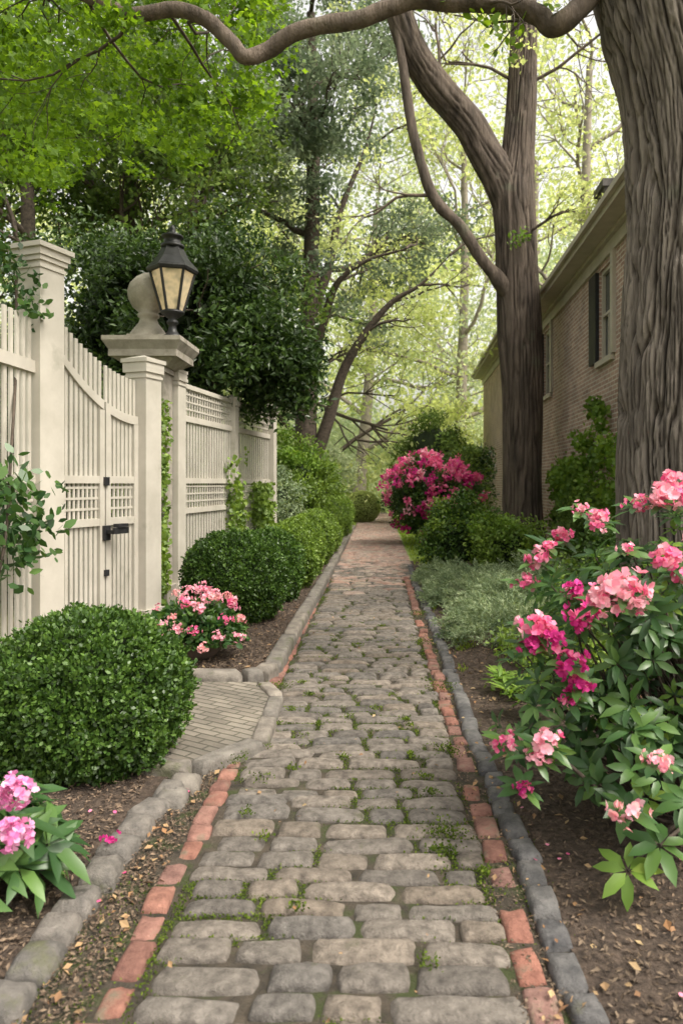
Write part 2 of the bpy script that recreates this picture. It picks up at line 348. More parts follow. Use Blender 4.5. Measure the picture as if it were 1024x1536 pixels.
# moss and grass tufts in joints
N=420000; px=R.uniform(-1.14,.7,N); py=1.3+10.9*R.random(N)**1.6
o=occ[np.clip(((px+1.2)*100).astype(int),0,199),np.clip((py*100).astype(int),0,1249)]
nz=fbm(np.stack([px*2.2,py*2.2,px*0],-1)); keep=(~o)&(nz>-.02+.35*R.random(N)-.15)&(R.random(N)<.7); px,py=px[keep],py[keep]; n=len(px)
keep2=(px>-.76)&(px<.45)|(R.random(n)<.10); px,py=px[keep2],py[keep2]; n=len(px)
mb=MB(); P=np.stack([px,py,np.full(n,.004)+.014*R.random(n)],-1)
leaves(mb,P,rdir(n,.7),rdir(n,.3),R.uniform(.006,.016,n),R.uniform(.004,.009,n),0,'q')
tf=[(.30,3.3,.07,.03,600),(.28,3.12,.05,.02,300),(.40,4.3,.07,.03,300),(.5,5.6,.09,.04,350),(-.6,3.9,.05,.02,150),(-.76,5.6,.08,.05,300),(-.8,4.15,.06,.04,250),(.44,7.2,.1,.04,300),(.5,8.8,.1,.04,300)]
tf+=[(R.uniform(-.72,.44),R.uniform(1.6,9),.03,.015,110) for _ in range(36)]
for (cx,cy,r,h,k) in tf:
    P=np.stack([cx+R.normal(size=k)*r*.7,cy+R.normal(size=k)*r*.7,.012+R.random(k)*h],-1)
    o=occ[np.clip(((P[:,0]+1.2)*100).astype(int),0,199),np.clip((P[:,1]*100).astype(int),0,1249)]
    P=P[~o|(R.random(k)<.3)]; P[:,2]+=.018; k=len(P)
    leaves(mb,P,rdir(k,.4),rdir(k,.8),R.uniform(.008,.018,k),R.uniform(.006,.012,k),0,'c')
mb.build('path_moss',[M_moss])
def chips(n,x0,x1,y0,y1,zf,name,mat,l0,l1,asp):
    mb=MB(); x=R.uniform(x0,x1,n); y=y0+(y1-y0)*R.random(n)**1.4; z=zf(x,y)+R.uniform(.002,.014,n)
    d=rdir(n); d[:,2]*=.35; nn=rdir(n,1.6); l=R.uniform(l0,l1,n)
    leaves(mb,np.stack([x,y,z],-1),d,nn,l,l*asp,0,'q'); return mb.build(name,[mat])
chips(30000,.68,3.2,1.2,8,zr,'mulch_chips',M_chip,.008,.035,.4)
chips(16000,-2.6,-1.2,1.2,4.2,zl,'mulch_chips',M_chip,.008,.035,.4)
chips(9000,-2.3,-.93,5.9,11,lambda x,y:.1+x*0,'mulch_chips',M_chip,.012,.04,.4)
chips(5500,-1.05,-.86,1.2,4.2,lambda x,y:.008+x*0,'mulch_chips',M_chip,.006,.025,.4)
chips(4500,.42,.6,1.2,9,lambda x,y:.008+x*0,'mulch_chips',M_chip,.006,.022,.4)
chips(480,.5,2.6,1.4,9,zr,'fallen_leaves',M_dead,.02,.055,.6)
chips(200,-1.1,-.86,1.4,4,lambda x,y:.012+x*0,'fallen_leaves',M_dead,.015,.05,.6)
chips(100,.44,.7,1.4,8,lambda x,y:.03+x*0,'fallen_leaves',M_dead,.015,.045,.6)
chips(200,-2.3,-.95,5.9,11,lambda x,y:.11+x*0,'fallen_leaves',M_dead,.02,.055,.6)
chips(70,-.7,.45,1.4,9,lambda x,y:.038+x*0,'fallen_leaves',M_dead,.012,.035,.6)
n=26000; x=R.uniform(.72,5,n); y=R.uniform(14,34,n); mb=MB()
leaves(mb,np.stack([x,y,np.where(y<15,zr(x,y),.0)],-1),rdir(n,2.),rdir(n),R.uniform(.04,.1,n),.018,0)
n=4000; x=R.uniform(.7,.95,n); y=R.uniform(6,14,n); kk=fbm(np.stack([x*2,y*1.5,x*0],-1))>.05; x,y=x[kk],y[kk]
leaves(mb,np.stack([x,y,zr(x,y)],-1),rdir(len(x),2.),rdir(len(x)),.04,.01,0)
n=5000; x=R.uniform(-6,-.8,n); y=R.uniform(26,36,n); leaves(mb,np.stack([x,y,x*0],-1),rdir(n,2.),rdir(n),.09,.02,0)
mb.build('grass',[M_grass])

# ------------------------------------------------------------------ fence
def panel(mb,a,b,segs,nsl,sw=.05,th=.009):
    a=np.array([*a,0.]);b=np.array([*b,0.]);L=np.linalg.norm(b-a);u=(b-a)/L;v=np.array([-u[1],u[0],0]);h=np.array([0,0,1.])
    f=lambda z,s:z(s) if callable(z) else z
    for kind,z0,z1 in segs:
        if kind=='slats':
            for i in range(nsl):
                s=(i+.5)/nsl; p0,p1=f(z0,s),f(z1,s)
                obox(mb,a+u*L*s+h*(p0+p1)/2,u*sw/2,v*th,h*(p1-p0)/2)
        elif kind=='rail':
            k=14 if callable(z0) else 1
            for i in range(k):
                s0,s1=i/k,(i+1)/k
                V=[]
                for s in(s0,s1):
                    for t in(-1,1):
                        for z in(f(z0,s),f(z1,s)): V.append(a+u*L*s+v*t*.034+h*z)
                mb.add(V,BOXF)
        elif kind=='lattice':
            nn=int(nsl*1.1)
            for i in range(nn):
                s=(i+.5)/nn; p0,p1=f(z0,s),f(z1,s); obox(mb,a+u*L*s+h*(p0+p1)/2,u*.012,v*.008,h*(p1-p0)/2)
            z=f(z0,0)+.09; top=f(z1,0)
            while z<top-.03:
                obox(mb,a+u*L*.5+h*z,u*L/2,v*.0125,h*.011); z+=.1
def post(mb,x,y,w,top,ang,cap=.06,base=0.):
    u=np.array([math.cos(ang),math.sin(ang),0]);v=np.array([-u[1],u[0],0]);h=np.array([0,0,1.])
    def b(z0,z1,r): obox(mb,np.array([x,y,(z0+z1)/2]),u*r,v*r,h*(z1-z0)/2)
    b(base,top-.16,w/2); b(base,.32,w/2+.025); b(top-.22,top-.19,w/2+.012); b(top-.16,top-.12,w/2+.02); b(top-.12,top-.06,w/2+cap*.6); b(top-.06,top-.02,w/2+cap)
    V=[np.array([x,y,top-.02])+u*i*(w/2+cap*.7)+v*j*(w/2+cap*.7) for i,j in((-1,-1),(1,-1),(1,1),(-1,1))]+[np.array([x,y,top+.03])]
    mb.add(V,[[0,1,4],[1,2,4],[2,3,4],[3,0,4]])
A=(-2.87,6.25);B=(-2.40,7.55);C=(-2.60,9.35);D=(-2.29,11.6);E=(-1.98,13.6)
angAB=math.atan2(B[1]-A[1],B[0]-A[0]); angCD=math.atan2(D[1]-C[1],D[0]-C[0])
fe=empty('picket_fence')
mb=MB(); post(mb,*A,.27,3.62,angAB); post(mb,-2.9,3.6,.27,3.5,math.pi/2); mb.build('end_posts',[M_paint],fe)
mb=MB(); panel(mb,(-2.9,3.75),(-2.87,6.1),[('slats',.15,1.2),('rail',.1,.2),('rail',1.2,1.27),('lattice',1.27,1.6),('rail',1.6,1.67),('slats',1.67,2.52),('rail',2.52,2.62),('slats',2.62,2.98)],24,.048); mb.build('side_panel',[M_paint],fe)
mb=MB(); post(mb,*B,.25,2.89,angAB,.035); post(mb,*C,.25,3.06,angCD,.02); post(mb,D[0],D[1],.16,2.98,angCD,.03); post(mb,*E,.2,3.05,angCD); mb.build('posts',[M_paint],fe)
segs=[('slats',.2,1.2),('rail',.16,.28),('rail',1.2,1.27),('lattice',1.27,1.6),('rail',1.6,1.67),('slats',1.67,2.45),('rail',2.42,2.5),('lattice',2.5,2.86),('rail',2.86,2.92)]
uCD=np.array([math.cos(angCD),math.sin(angCD)])
mb=MB(); panel(mb,tuple(np.array(C)+uCD*.125),tuple(np.array(D)-uCD*.08),segs,20,.046)
panel(mb,tuple(np.array(D)+uCD*.08),tuple(np.array(E)-uCD*.1),segs,17,.046); mb.build('panels',[M_paint],fe)
ge=empty('garden_gate')
zr0=lambda s:2.76-.56*(1-(1-s)**2.0); zt0=lambda s:3.1-.46*(1-(1-s)**1.8)
uAB=np.array([math.cos(angAB),math.sin(angAB)]); a0=np.array(A)+uAB*.14; b0=np.array(B)-uAB*.13
def leafgate(s0,s1,ns,name):
    mb=MB(); a=a0+(b0-a0)*s0; b=a0+(b0-a0)*s1; g=lambda fn,off=0:(lambda s:fn(s0+(s1-s0)*s)+off)
    panel(mb,tuple(a),tuple(b),[('slats',.14,1.2),('rail',.1,.2),('rail',1.2,1.27),('lattice',1.27,1.6),('rail',1.6,1.67),('slats',1.67,g(zr0)),('rail',g(zr0,-.01),g(zr0,.075)),('slats',g(zr0,.07),g(zt0))],ns,.038)
    for q,zt in((a,zt0(s0)),(b,zt0(s1))):
        dirn=uAB*(.03 if q is a else -.03); c=q+dirn; z1=zr0(s0 if q is a else s1)-.012
        obox(mb,(c[0],c[1],(.08+z1)/2),(*uAB*.032,0),(-uAB[1]*.037,uAB[0]*.037,0),(0,0,(z1-.08)/2))
    mb.build(name,[M_paint],ge)
leafgate(.0,.555,10,'left_leaf'); leafgate(.575,1.,8,'right_leaf')
mb=MB(); c=a0+(b0-a0)*.565; nv=np.array([uAB[1],-uAB[0]])
for z,h,w in((1.13,.07,.045),(1.62,.04,.03),(.75,.03,.025)):
    p=c+nv*.05; obox(mb,(p[0],p[1],z),(*uAB*w,0),(*nv*.012,0),(0,0,h))
p=c+nv*.1; obox(mb,(p[0],p[1],1.14),(*uAB*.02,0),(*nv*.05,0),(0,0,.018)); p=c+nv*.15+uAB*.08; obox(mb,(p[0],p[1],1.15),(*uAB*.1,0),(*nv*.014,0),(0,0,.03)); obox(mb,(p[0],p[1],1.2),(*uAB*.07,0),(*nv*.03,0),(0,0,.016))
mb.build('latch',[M_blk],ge)

# ------------------------------------------------------------------ stone pier + lantern
pe=empty('stone_gate_pier',(-2.75,9.0,0))
mb=MB()
def sq(z0,z1,r0,r1=None):
    r1=r1 or r0; lathe(mb,(0,0,0),[(0,z0),(r0*1.4142,z0),(r1*1.4142,z1),(0,z1)],4,0,False,math.pi/4)
sq(0,.35,.25); sq(.35,2.94,.19); sq(2.94,3.0,.22); sq(3.0,3.1,.24,.37); sq(3.1,3.18,.40); sq(3.18,3.28,.40,.46); sq(3.28,3.33,.46)
mb.build('shaft_and_cap',[M_lime],pe)
mb=MB(); sq(3.33,3.39,.24); lathe(mb,(-.05,0,0),[(.23,3.39),(.22,3.43),(.17,3.5),(.12,3.56),(.1,3.62),(.13,3.64),(.13,3.67),(.11,3.69),(.19,3.76),(.24,3.86),(.25,3.95),(.22,4.04),(.15,4.12),(.07,4.17),(0,4.19)],28); mb.build('urn_finial',[M_lime],pe)
le=empty('lantern',(-2.45,8.8,0))
mb=MB(); lathe(mb,(0,0,0),[(.0,3.335),(.13,3.335),(.13,3.36),(.08,3.39),(.05,3.44),(.045,3.5),(.07,3.52),(.07,3.54),(.045,3.57),(.1,3.61),(.14,3.64),(.14,3.66),(0,3.66)],20)
r0,r1=.125,.26
for k in range(6):
    a=k/6*2*math.pi+.25; b=(k+1)/6*2*math.pi+.25
    p0=np.array([r0*math.cos(a),r0*math.sin(a),3.66]);p1=np.array([r1*math.cos(a),r1*math.sin(a),4.14]); tube(mb,[p0,p1],[.018,.018],5)
    q0=np.array([r0*math.cos(b),r0*math.sin(b),3.66]);q1=np.array([r1*math.cos(b),r1*math.sin(b),4.14]); tube(mb,[p0,q0],[.014,.014],5); tube(mb,[p1,q1],[.02,.02],5)
lathe(mb,(0,0,0),[(.29,4.13),(.305,4.16),(.29,4.19),(.19,4.3),(.13,4.42),(.12,4.43)],6,0,False,.25)
lathe(mb,(0,0,0),[(.12,4.42),(.14,4.43),(.14,4.46),(.1,4.47),(.1,4.54),(.13,4.55),(.13,4.57),(.06,4.6),(.03,4.62),(.04,4.65),(.02,4.69),(0,4.71)],16)
mb.build('iron_frame',[M_blk],le)
m,nt,o=mat_new('lantern_glass'); p=nd(nt,'ShaderNodeBsdfPrincipled'); p.inputs['Base Color'].default_value=(.36,.31,.22,1); p.inputs['Roughness'].default_value=.15
p.inputs['Emission Color'].default_value=(1,.72,.36,1)
f=ramp(nt,[(.3,(.0,)*3),(.55,(.35,)*3),(.8,(.05,)*3)],noise_out(nt,6,2)); nt.links.new(f,p.inputs['Emission Strength']); nt.links.new(p.outputs[0],o.inputs[0])
mb=MB(); lathe(mb,(0,0,0),[(.12,3.66),(.255,4.14)],6,0,False,.25); mb.build('glass_panes',[m],le)

# ------------------------------------------------------------------ brick house
he=empty('brick_house',(3.38,0,0)); he.rotation_euler=(0,0,-math.atan(.044))
M_wall=brick_mat('house_brick',(.50,.345,.285),(.34,.215,.175),(.62,.56,.49),.23,.078,.012,'YZ',0,.8,dark=.3)
mb=MB()
def wall_open(mb,x,y0,y1,z0,z1,ops):
    ys=sorted({y0,y1,*[o[0] for o in ops],*[o[1] for o in ops]}); 
    for a,b in zip(ys[:-1],ys[1:]):
        hit=[o for o in ops if o[0]<=a+1e-6 and o[1]>=b-1e-6]
        zs=[(z0,z1)] if not hit else [(z0,hit[0][2]),(hit[0][3],z1)]
        for c,d in zs: mb.add([(x,a,c),(x,b,c),(x,b,d),(x,a,d)],[[3,2,1,0]])
        if hit:
            o=hit[0]; t=x+.14
            mb.add([(x,o[0],o[2]),(t,o[0],o[2]),(t,o[0],o[3]),(x,o[0],o[3]),(x,o[1],o[2]),(t,o[1],o[2]),(t,o[1],o[3]),(x,o[1],o[3])],[[0,1,2,3],[4,7,6,5],[3,2,6,7],[0,4,5,1]])
ops=[(12.15,13.05,3.75,5.35),(17.4,18.4,3.75,5.35)]
wall_open(mb,0,7.5,19.3,0,5.7,ops)
mb.add([(0,7.5,0),(9,7.5,0),(9,7.5,5.7),(4.5,7.5,8.6),(0,7.5,5.7)],[[0,1,2,3,4]]); mb.add([(0,19.3,0),(9,19.3,0),(9,19.3,5.7),(4.5,19.3,8.6),(0,19.3,5.7)],[[4,3,2,1,0]])
mb.add([(9,7.5,0),(9,19.3,0),(9,19.3,5.7),(9,7.5,5.7)],[[0,1,2,3]])
wall_open(mb,-.25,21.5,31,0,6.0,[])
mb.add([(-.25,21.5,0),(6,21.5,0),(6,21.5,6),(-.25,21.5,6)],[[0,1,2,3]]); mb.add([(-.25,31,0),(6,31,0),(6,31,6),(-.25,31,6)],[[3,2,1,0]])
mb.build('walls',[M_wall],he)
mb=MB()
for (y0,y1,x,z) in((7.3,19.5,0,5.56),(21.3,31.2,-.25,5.86)):
    box(mb,x-.05,x-.002,y0+.2,y1-.2,z-.12,z+.09); box(mb,x-.12,x-.003,y0+.2,y1-.2,z+.095,z+.16); box(mb,x-.38,x+.1,y0,y1,z+.162,z+.2); box(mb,x-.42,x-.385,y0,y1,z+.15,z+.3); box(mb,x-.5,x-.425,y0,y1,z+.24,z+.33)
mb.build('eaves',[M_trim],he)
mb=MB()
mb.add([(-.45,7.2,5.88),(4.5,7.2,8.75),(4.5,19.6,8.75),(-.45,19.6,5.88),(9.4,7.2,5.88),(9.4,19.6,5.88)],[[0,3,2,1],[1,2,5,4]])
mb.add([(-.7,21.2,6.18),(3.,21.2,8.3),(3.,31.3,8.3),(-.7,31.3,6.18),(6.5,21.2,6.18),(6.5,31.3,6.18)],[[0,3,2,1],[1,2,5,4]])
mb.build('roof',[M_roof],he)
mb=MB(); box(mb,.5,1.1,14.6,15.2,6,7.5); box(mb,.45,1.15,14.55,15.25,7.5,7.65); mb.build('chimney',[M_roof],he)
m_gl=solid('window_glass',(.05,.06,.06),(.09,.1,.1),1,.08,0,spec=.8)
mb=MB(); mf=MB(); ms=MB()
for (y0,y1,z0,z1) in ops:
    mb.add([(.1,y0,z0),(.1,y1,z0),(.1,y1,z1),(.1,y0,z1)],[[3,2,1,0]])
    for b in((y0,y0+.07,z0,z1),(y1-.07,y1,z0,z1),(y0+.071,y1-.071,z0,z0+.07),(y0+.071,y1-.071,z1-.07,z1),(y0+.071,y1-.071,(z0+z1)/2-.025,(z0+z1)/2+.025),((y0+y1)/2-.015,(y0+y1)/2+.015,z0+.071,(z0+z1)/2-.026)): box(mf,.04,.095,b[0],b[1],b[2],b[3])
    box(mf,-.07,.09,y0-.08,y1+.08,z0-.1,z0-.003); box(mf,-.06,-.002,y0-.16,y0-.003,z0,z1+.1)
    box(ms,-.07,-.003,y1+.01,y1+.5,z0,z1)
mb.build('window_panes',[m_gl],he); mf.build('window_frames',[M_trim],he); ms.build('shutters',[M_blk],he)

# ------------------------------------------------------------------ tree tools
def grow(mb,p,d,L,r,lev,mx,tips,mat=0,nch=4,upb=.06,wob=.2,spread=.9,seg=6):
    pts=[np.array(p,float)]; d=np.array(d,float)/np.linalg.norm(d)
    for i in range(seg):
        d=d+R.normal(size=3)*wob; d[2]+=upb; d/=np.linalg.norm(d); pts.append(pts[-1]+d*L/seg)
    rr=np.linspace(r,r*.45,seg+1); tube(mb,pts,rr,6 if lev<2 else 4,mat)
    if lev>=mx: tips.extend([pts[-1],pts[seg//2+1]]); return
    for k in range(nch):
        i=R.integers(2,seg+1); dd=(pts[i]-pts[i-1]); dd/=np.linalg.norm(dd)
        s=np.cross(dd,R.normal(size=3)); s/=np.linalg.norm(s); nd_=dd+s*spread*R.uniform(.6,1.2)
        grow(mb,pts[i],nd_,L*R.uniform(.5,.75),rr[i]*.65,lev+1,mx,tips,mat,nch,upb,wob,spread,max(4,seg-1))
def path_tube(mb,P,r,sides,mat,k=8,disp=None):
    Q=catmull([(*p,q) for p,q in zip(P,r)],k); tube(mb,Q[:,:3],Q[:,3],sides,mat,disp)
def make_tree(name,base,H,r,crown_z,leafmat,barkmat,nl,ls,cr,nch=4,mx=3,lean=(0,0),L=None,spread=.9,flat=.7,upb=.06,nb=8,limbs=None,limbmat=None):
    mb=MB(); b=np.array(base,float); P=[b+np.array([lean[0]*t+.12*math.sin(t*5+b[0]),lean[1]*t,H*t]) for t in np.linspace(0,1,7)]
    path_tube(mb,P,np.linspace(r,r*.35,7),12,0,5)
    tips=[]
    for k in range(nb):
        t=crown_z+(1-crown_z)*(k/(nb-1)); i=t*6; j=min(int(i),5); p=P[j]+(P[j+1]-P[j])*(i-j); a=k*2.4+R.random()
        grow(mb,p,(math.cos(a),math.sin(a),.35+.4*t),(L or H*.33)*(1.15-.5*t),r*.34*(1.2-.6*t),1,mx,tips,0,nch,upb,.2,spread)
    tips=np.array(tips); tips=tips[tips[:,2]>1.5]
    cloud(mb,tips,cr*R.uniform(.6,1.3,len(tips)),nl,ls,ls*.6,1,'q',flat=flat)
    t2=[]
    for (pts,r0_,r1_) in (limbs or []):
        path_tube(mb,pts,np.linspace(r0_,r1_,len(pts)),9,0,6,lambda V,A,P:.6*r1_*fbm(V*2))
        for p in pts[2:]: grow(mb,p,(R.normal(),R.normal()*.5,.4),1.8,.05,2,3,t2,0,4,.0,.2,.9)
    if t2: cloud(mb,np.array(t2),.55,18,.16,.1,2,'q',flat=.6)
    return mb.build(name,[barkmat,leafmat,limbmat or leafmat])

# near right tree with overhanging branch
mb=MB()
def bark_disp(V,A,P):
    th=A[None,:]+0*V[...,0]; z=V[...,2]
    wob=noise(np.stack([np.cos(th)*2,np.sin(th)*2,z*1.6],-1))
    tt=th+wob*.10
    q=np.stack([np.cos(tt)*9,np.sin(tt)*9,z*1.7],-1); a1=abs(noise(q))
    q2=np.stack([np.cos(tt)*20+5,np.sin(tt)*20,z*4.],-1); a2=abs(noise(q2))
    q3=np.stack([np.cos(th)*45,np.sin(th)*45,z*16],-1)
    flare=.12*np.clip(.7-z,0,1)*np.cos(th*5)
    return .05*np.minimum(a1*3.2,1)-.02+.02*np.minimum(a2*2.6,1)+.006*noise(q3)+.04*noise(np.stack([np.cos(th)*1.5,np.sin(th)*1.5,z*.5],-1))+flare
TP=[(2.38,5.6,-.05),(2.36,5.6,.6),(2.33,5.6,1.6),(2.34,5.6,2.7),(2.36,5.6,3.7),(2.33,5.6,4.5),(2.2,5.6,5.2),(2.0,5.6,6.0),(1.9,5.6,7.5)]
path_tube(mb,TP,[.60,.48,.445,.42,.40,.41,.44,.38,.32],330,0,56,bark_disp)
path_tube(mb,[(2.35,5.7,4.9),(2.6,5.8,5.8),(3.0,6,7.2)],[.35,.33,.25],30,0,8)
BP=[(1.95,5.6,5.75),(1.75,5.55,5.45),(1.58,5.5,5.23),(1.42,5.45,5.06),(1.3,5.5,5.03),(1.2,5.5,5.12),(.975,5.5,5.2),(.575,5.45,5.185),(.3,5.5,5.23),(.1,5.5,5.17),(-.125,5.5,5.09),(-.575,5.5,5.0),(-.825,5.55,4.88),(-.985,5.5,4.8),(-1.08,5.5,4.9),(-1.28,5.5,5.08),(-1.53,5.5,5.16),(-1.83,5.5,5.12),(-2.08,5.55,5.24),(-2.6,5.6,5.5)]
path_tube(mb,BP,np.linspace(.085,.045,len(BP)),14,3,6,lambda V,A,P:.014*fbm(V*9))
tips=[]
for (p,d,L) in [((-1.3,5.5,5.1),(-.6,.4,.3),1.2),((-1.83,5.5,5.12),(-.8,.5,-.1),1.3),((-2.2,5.5,5.3),(-.5,.8,-.2),1.4),((-1.6,5.5,5.2),(-.2,.9,.2),1.8),((1.3,5.5,5.05),(-.7,-.1,.2),.5),((-2.5,5.6,5.5),(-.4,.9,-.1),2.4),((-2.6,5.6,5.5),(.3,.9,.2),2.4),((.2,5.5,5.2),(.5,.2,.4),.5),((.75,5.45,5.19),(.5,-.2,-.25),.35)]:
    grow(mb,p,d,L,.016,1,3,tips,1,4,-.02,.22,.8)
can=lambda P:(P[:,2]>1.6+P[:,1]*(.437+.05*np.sin(P[:,0]*5)*np.cos(P[:,1]*2.)-.28*np.clip(-P[:,0]/P[:,1]-.40,0,.2)*1.6))&(P[:,0]/P[:,1]<-.125+.03*np.sin(P[:,2]*5))
C=np.stack([R.uniform(-6.,-.6,2800),R.uniform(5.2,10.5,2800),R.uniform(4.2,8.4,2800)],-1)
k=can(C)&(C[:,0]/C[:,1]<-.135-.3*np.clip(.5-(C[:,2]-1.6)/C[:,1],0,1))&(fbm(C*.9)>-.16); C=C[k][:400]
tp=np.array(tips); tp=tp[(tp[:,0]<-1)]
cloud(mb,C,R.uniform(.2,.4,len(C)),120,.062,.06,2,'m',up=.9,flat=.35,cut=can)
cloud(mb,tp,.18,12,.065,.06,2,'m',up=.9,flat=.5,cut=can)
cloud(mb,np.array([(.9,5.5,5.1),(1.1,5.5,5.2),(.75,5.5,5.22),(1.3,5.4,5.2),(1.0,5.6,4.98),(.3,5.5,5.25),(.45,5.5,5.3)]),.14,22,.08,.045,2,'c',up=.5)
mb.build('maple_tree',[M_bark,M_twig,M_maple,M_bark2])

# main right tree
mb=MB()
def bd2(V,A,P):
    th=A[None,:]+0*V[...,0]; z=V[...,2]; q=np.stack([np.cos(th)*9,np.sin(th)*9,z*1.4],-1)
    return .045*np.minimum(abs(noise(q))*3,1)-.02+.05*noise(np.stack([np.cos(th),np.sin(th),z*.6],-1))+.12*np.clip(.6-z,0,1)*np.cos(th*6)
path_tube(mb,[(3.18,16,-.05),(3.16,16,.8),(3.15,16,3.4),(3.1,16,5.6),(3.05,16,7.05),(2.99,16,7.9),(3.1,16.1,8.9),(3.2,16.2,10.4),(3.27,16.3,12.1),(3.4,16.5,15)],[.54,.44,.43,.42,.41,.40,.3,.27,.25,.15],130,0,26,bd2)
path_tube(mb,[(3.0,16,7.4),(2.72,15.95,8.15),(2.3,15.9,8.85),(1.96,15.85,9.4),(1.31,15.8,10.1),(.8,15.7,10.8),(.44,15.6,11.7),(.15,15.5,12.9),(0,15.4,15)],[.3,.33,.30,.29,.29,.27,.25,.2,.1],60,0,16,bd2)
path_tube(mb,[(3.0,15.9,5.5),(2.6,15.7,5.95),(2.25,15.6,6.35),(1.75,15.5,7.05),(1.2,15.5,7.65),(.9,15.5,8.5),(.68,15.5,9.5),(.51,15.5,10.7),(.3,15.5,12)],[.2,.16,.13,.12,.12,.11,.1,.09,.05],20,0,8,lambda V,A,P:.03*fbm(V*3))
tips=[]
for (p,d,L) in [((1.2,15.5,7.7),(-.8,.1,.3),1.6),((.44,15.6,11.7),(.7,.3,.3),2.5),((1.31,15.8,10.1),(.3,.2,.8),2.5),((3.2,16.2,10.4),(.8,-.1,.3),2.6),((3.2,16.2,10.4),(-.6,.2,.5),2.4),((3.2,16.2,12),(.5,.3,.5),3),((3.2,16.2,12),(-.6,-.3,.4),3),((.15,15.5,12.9),(-.7,0,.6),3.),((3.05,15.8,7.),(.9,.2,.1),1.2)]:
    grow(mb,p,d,L,.045,1,3,tips,0,4,.0,.22,.9)
tips=np.array(tips); cloud(mb,tips,R.uniform(.2,.45,len(tips)),13,.11,.07,1,'q',flat=.6)
cloud(mb,np.array([(2.95,15.45,6.7),(3.1,15.4,6.85)]),.2,30,.12,.06,2)
mb.build('oak_tree',[M_bark2,M_far,M_ylw])

# dark glossy tree behind fence
mb=MB()
path_tube(mb,[(-2.75,12.3,0),(-2.7,12.3,2),(-2.8,12.3,3.5),(-3,12.4,5)],[.16,.13,.12,.08],12,0,5)
tips=[]
for a in range(7): grow(mb,(-2.85,12.3,3.4+.2*a),(math.cos(a*2.4),math.sin(a*2.4),.4),1.1,.05,1,2,tips,0,4,.03,.2,.9)
def lobes(c,r,n):
    u=nrm(R.normal(size=(n,3))); return np.array(c)+u*np.array(r)*R.uniform(.55,1,(n,1))
Cs=np.vstack([lobes((-3.4,12.2,4.4),(1.6,1.2,1.4),66),lobes((-1.9,11.8,3.7),(.85,.8,.9),40),lobes((-1.4,11.8,3.3),(.45,.4,.55),14),lobes((-5.2,12.5,4.6),(1.2,1.2,1.6),40),lobes((-2.4,12,5.),(1,.9,.8),26)])
cloud(mb,Cs,R.uniform(.26,.55,len(Cs)),200,.12,.055,1,'q',up=.7,droop=.2)
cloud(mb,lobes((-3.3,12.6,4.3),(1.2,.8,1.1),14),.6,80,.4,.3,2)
mb.build('magnolia_tree',[M_twig,M_mag,M_core])

# mid and background trees
make_tree('cedar_tree',(-2.2,24,0),17,.40,.5,M_ced,M_twig,62,.16,.8,5,3,L=4.0,spread=.8,flat=.45,upb=.0,nb=8,limbmat=M_far,
  limbs=[([(-2.1,24,2.2),(-1.6,23.9,3.6),(-1.1,23.8,5.2),(-.4,23.6,6.4),(.5,23.4,7.4),(1.4,23.2,7.9),(2.3,23.1,8.8)],.24,.015),([(-2.1,24,5.6),(-1.6,23.6,7.2),(-1.2,23.2,8.0),(-.3,23,8.6),(.9,22.8,8.9)],.18,.015),([(-2.2,24,7.),(-1.6,24,8.6),(-1.2,24,10.5),(-.4,24,12.5),(0,24,14)],.2,.02)])
make_tree('cedar_tree',(-5.4,22,0),15,.3,.4,M_ced,M_twig,70,.17,.75,5,3,L=4.2,spread=.8,flat=.45,upb=.0)
for i,(x,y,h) in enumerate([(-8.2,17,10.5),(-6.3,19,12),(-11.5,20,13)]):
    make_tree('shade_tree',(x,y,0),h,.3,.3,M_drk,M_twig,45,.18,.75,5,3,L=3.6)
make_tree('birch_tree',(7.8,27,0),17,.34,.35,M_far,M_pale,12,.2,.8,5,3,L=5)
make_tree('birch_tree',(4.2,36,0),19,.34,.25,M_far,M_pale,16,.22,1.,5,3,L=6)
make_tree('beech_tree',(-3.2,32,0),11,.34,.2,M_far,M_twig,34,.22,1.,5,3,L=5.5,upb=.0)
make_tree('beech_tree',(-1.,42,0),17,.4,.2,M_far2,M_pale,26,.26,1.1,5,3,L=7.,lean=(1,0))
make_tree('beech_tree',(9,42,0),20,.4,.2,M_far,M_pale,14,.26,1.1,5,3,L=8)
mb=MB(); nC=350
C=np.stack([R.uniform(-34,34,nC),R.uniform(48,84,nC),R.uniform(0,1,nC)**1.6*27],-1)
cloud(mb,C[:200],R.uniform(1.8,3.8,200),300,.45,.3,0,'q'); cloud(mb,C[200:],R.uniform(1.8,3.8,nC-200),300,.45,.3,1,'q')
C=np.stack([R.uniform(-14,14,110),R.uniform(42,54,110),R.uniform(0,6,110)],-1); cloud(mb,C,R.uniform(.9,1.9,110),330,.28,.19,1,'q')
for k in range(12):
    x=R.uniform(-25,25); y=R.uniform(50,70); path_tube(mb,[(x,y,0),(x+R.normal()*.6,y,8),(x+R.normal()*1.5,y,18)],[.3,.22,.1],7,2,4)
mb.build('distant_trees',[M_far,M_far2,M_pale])

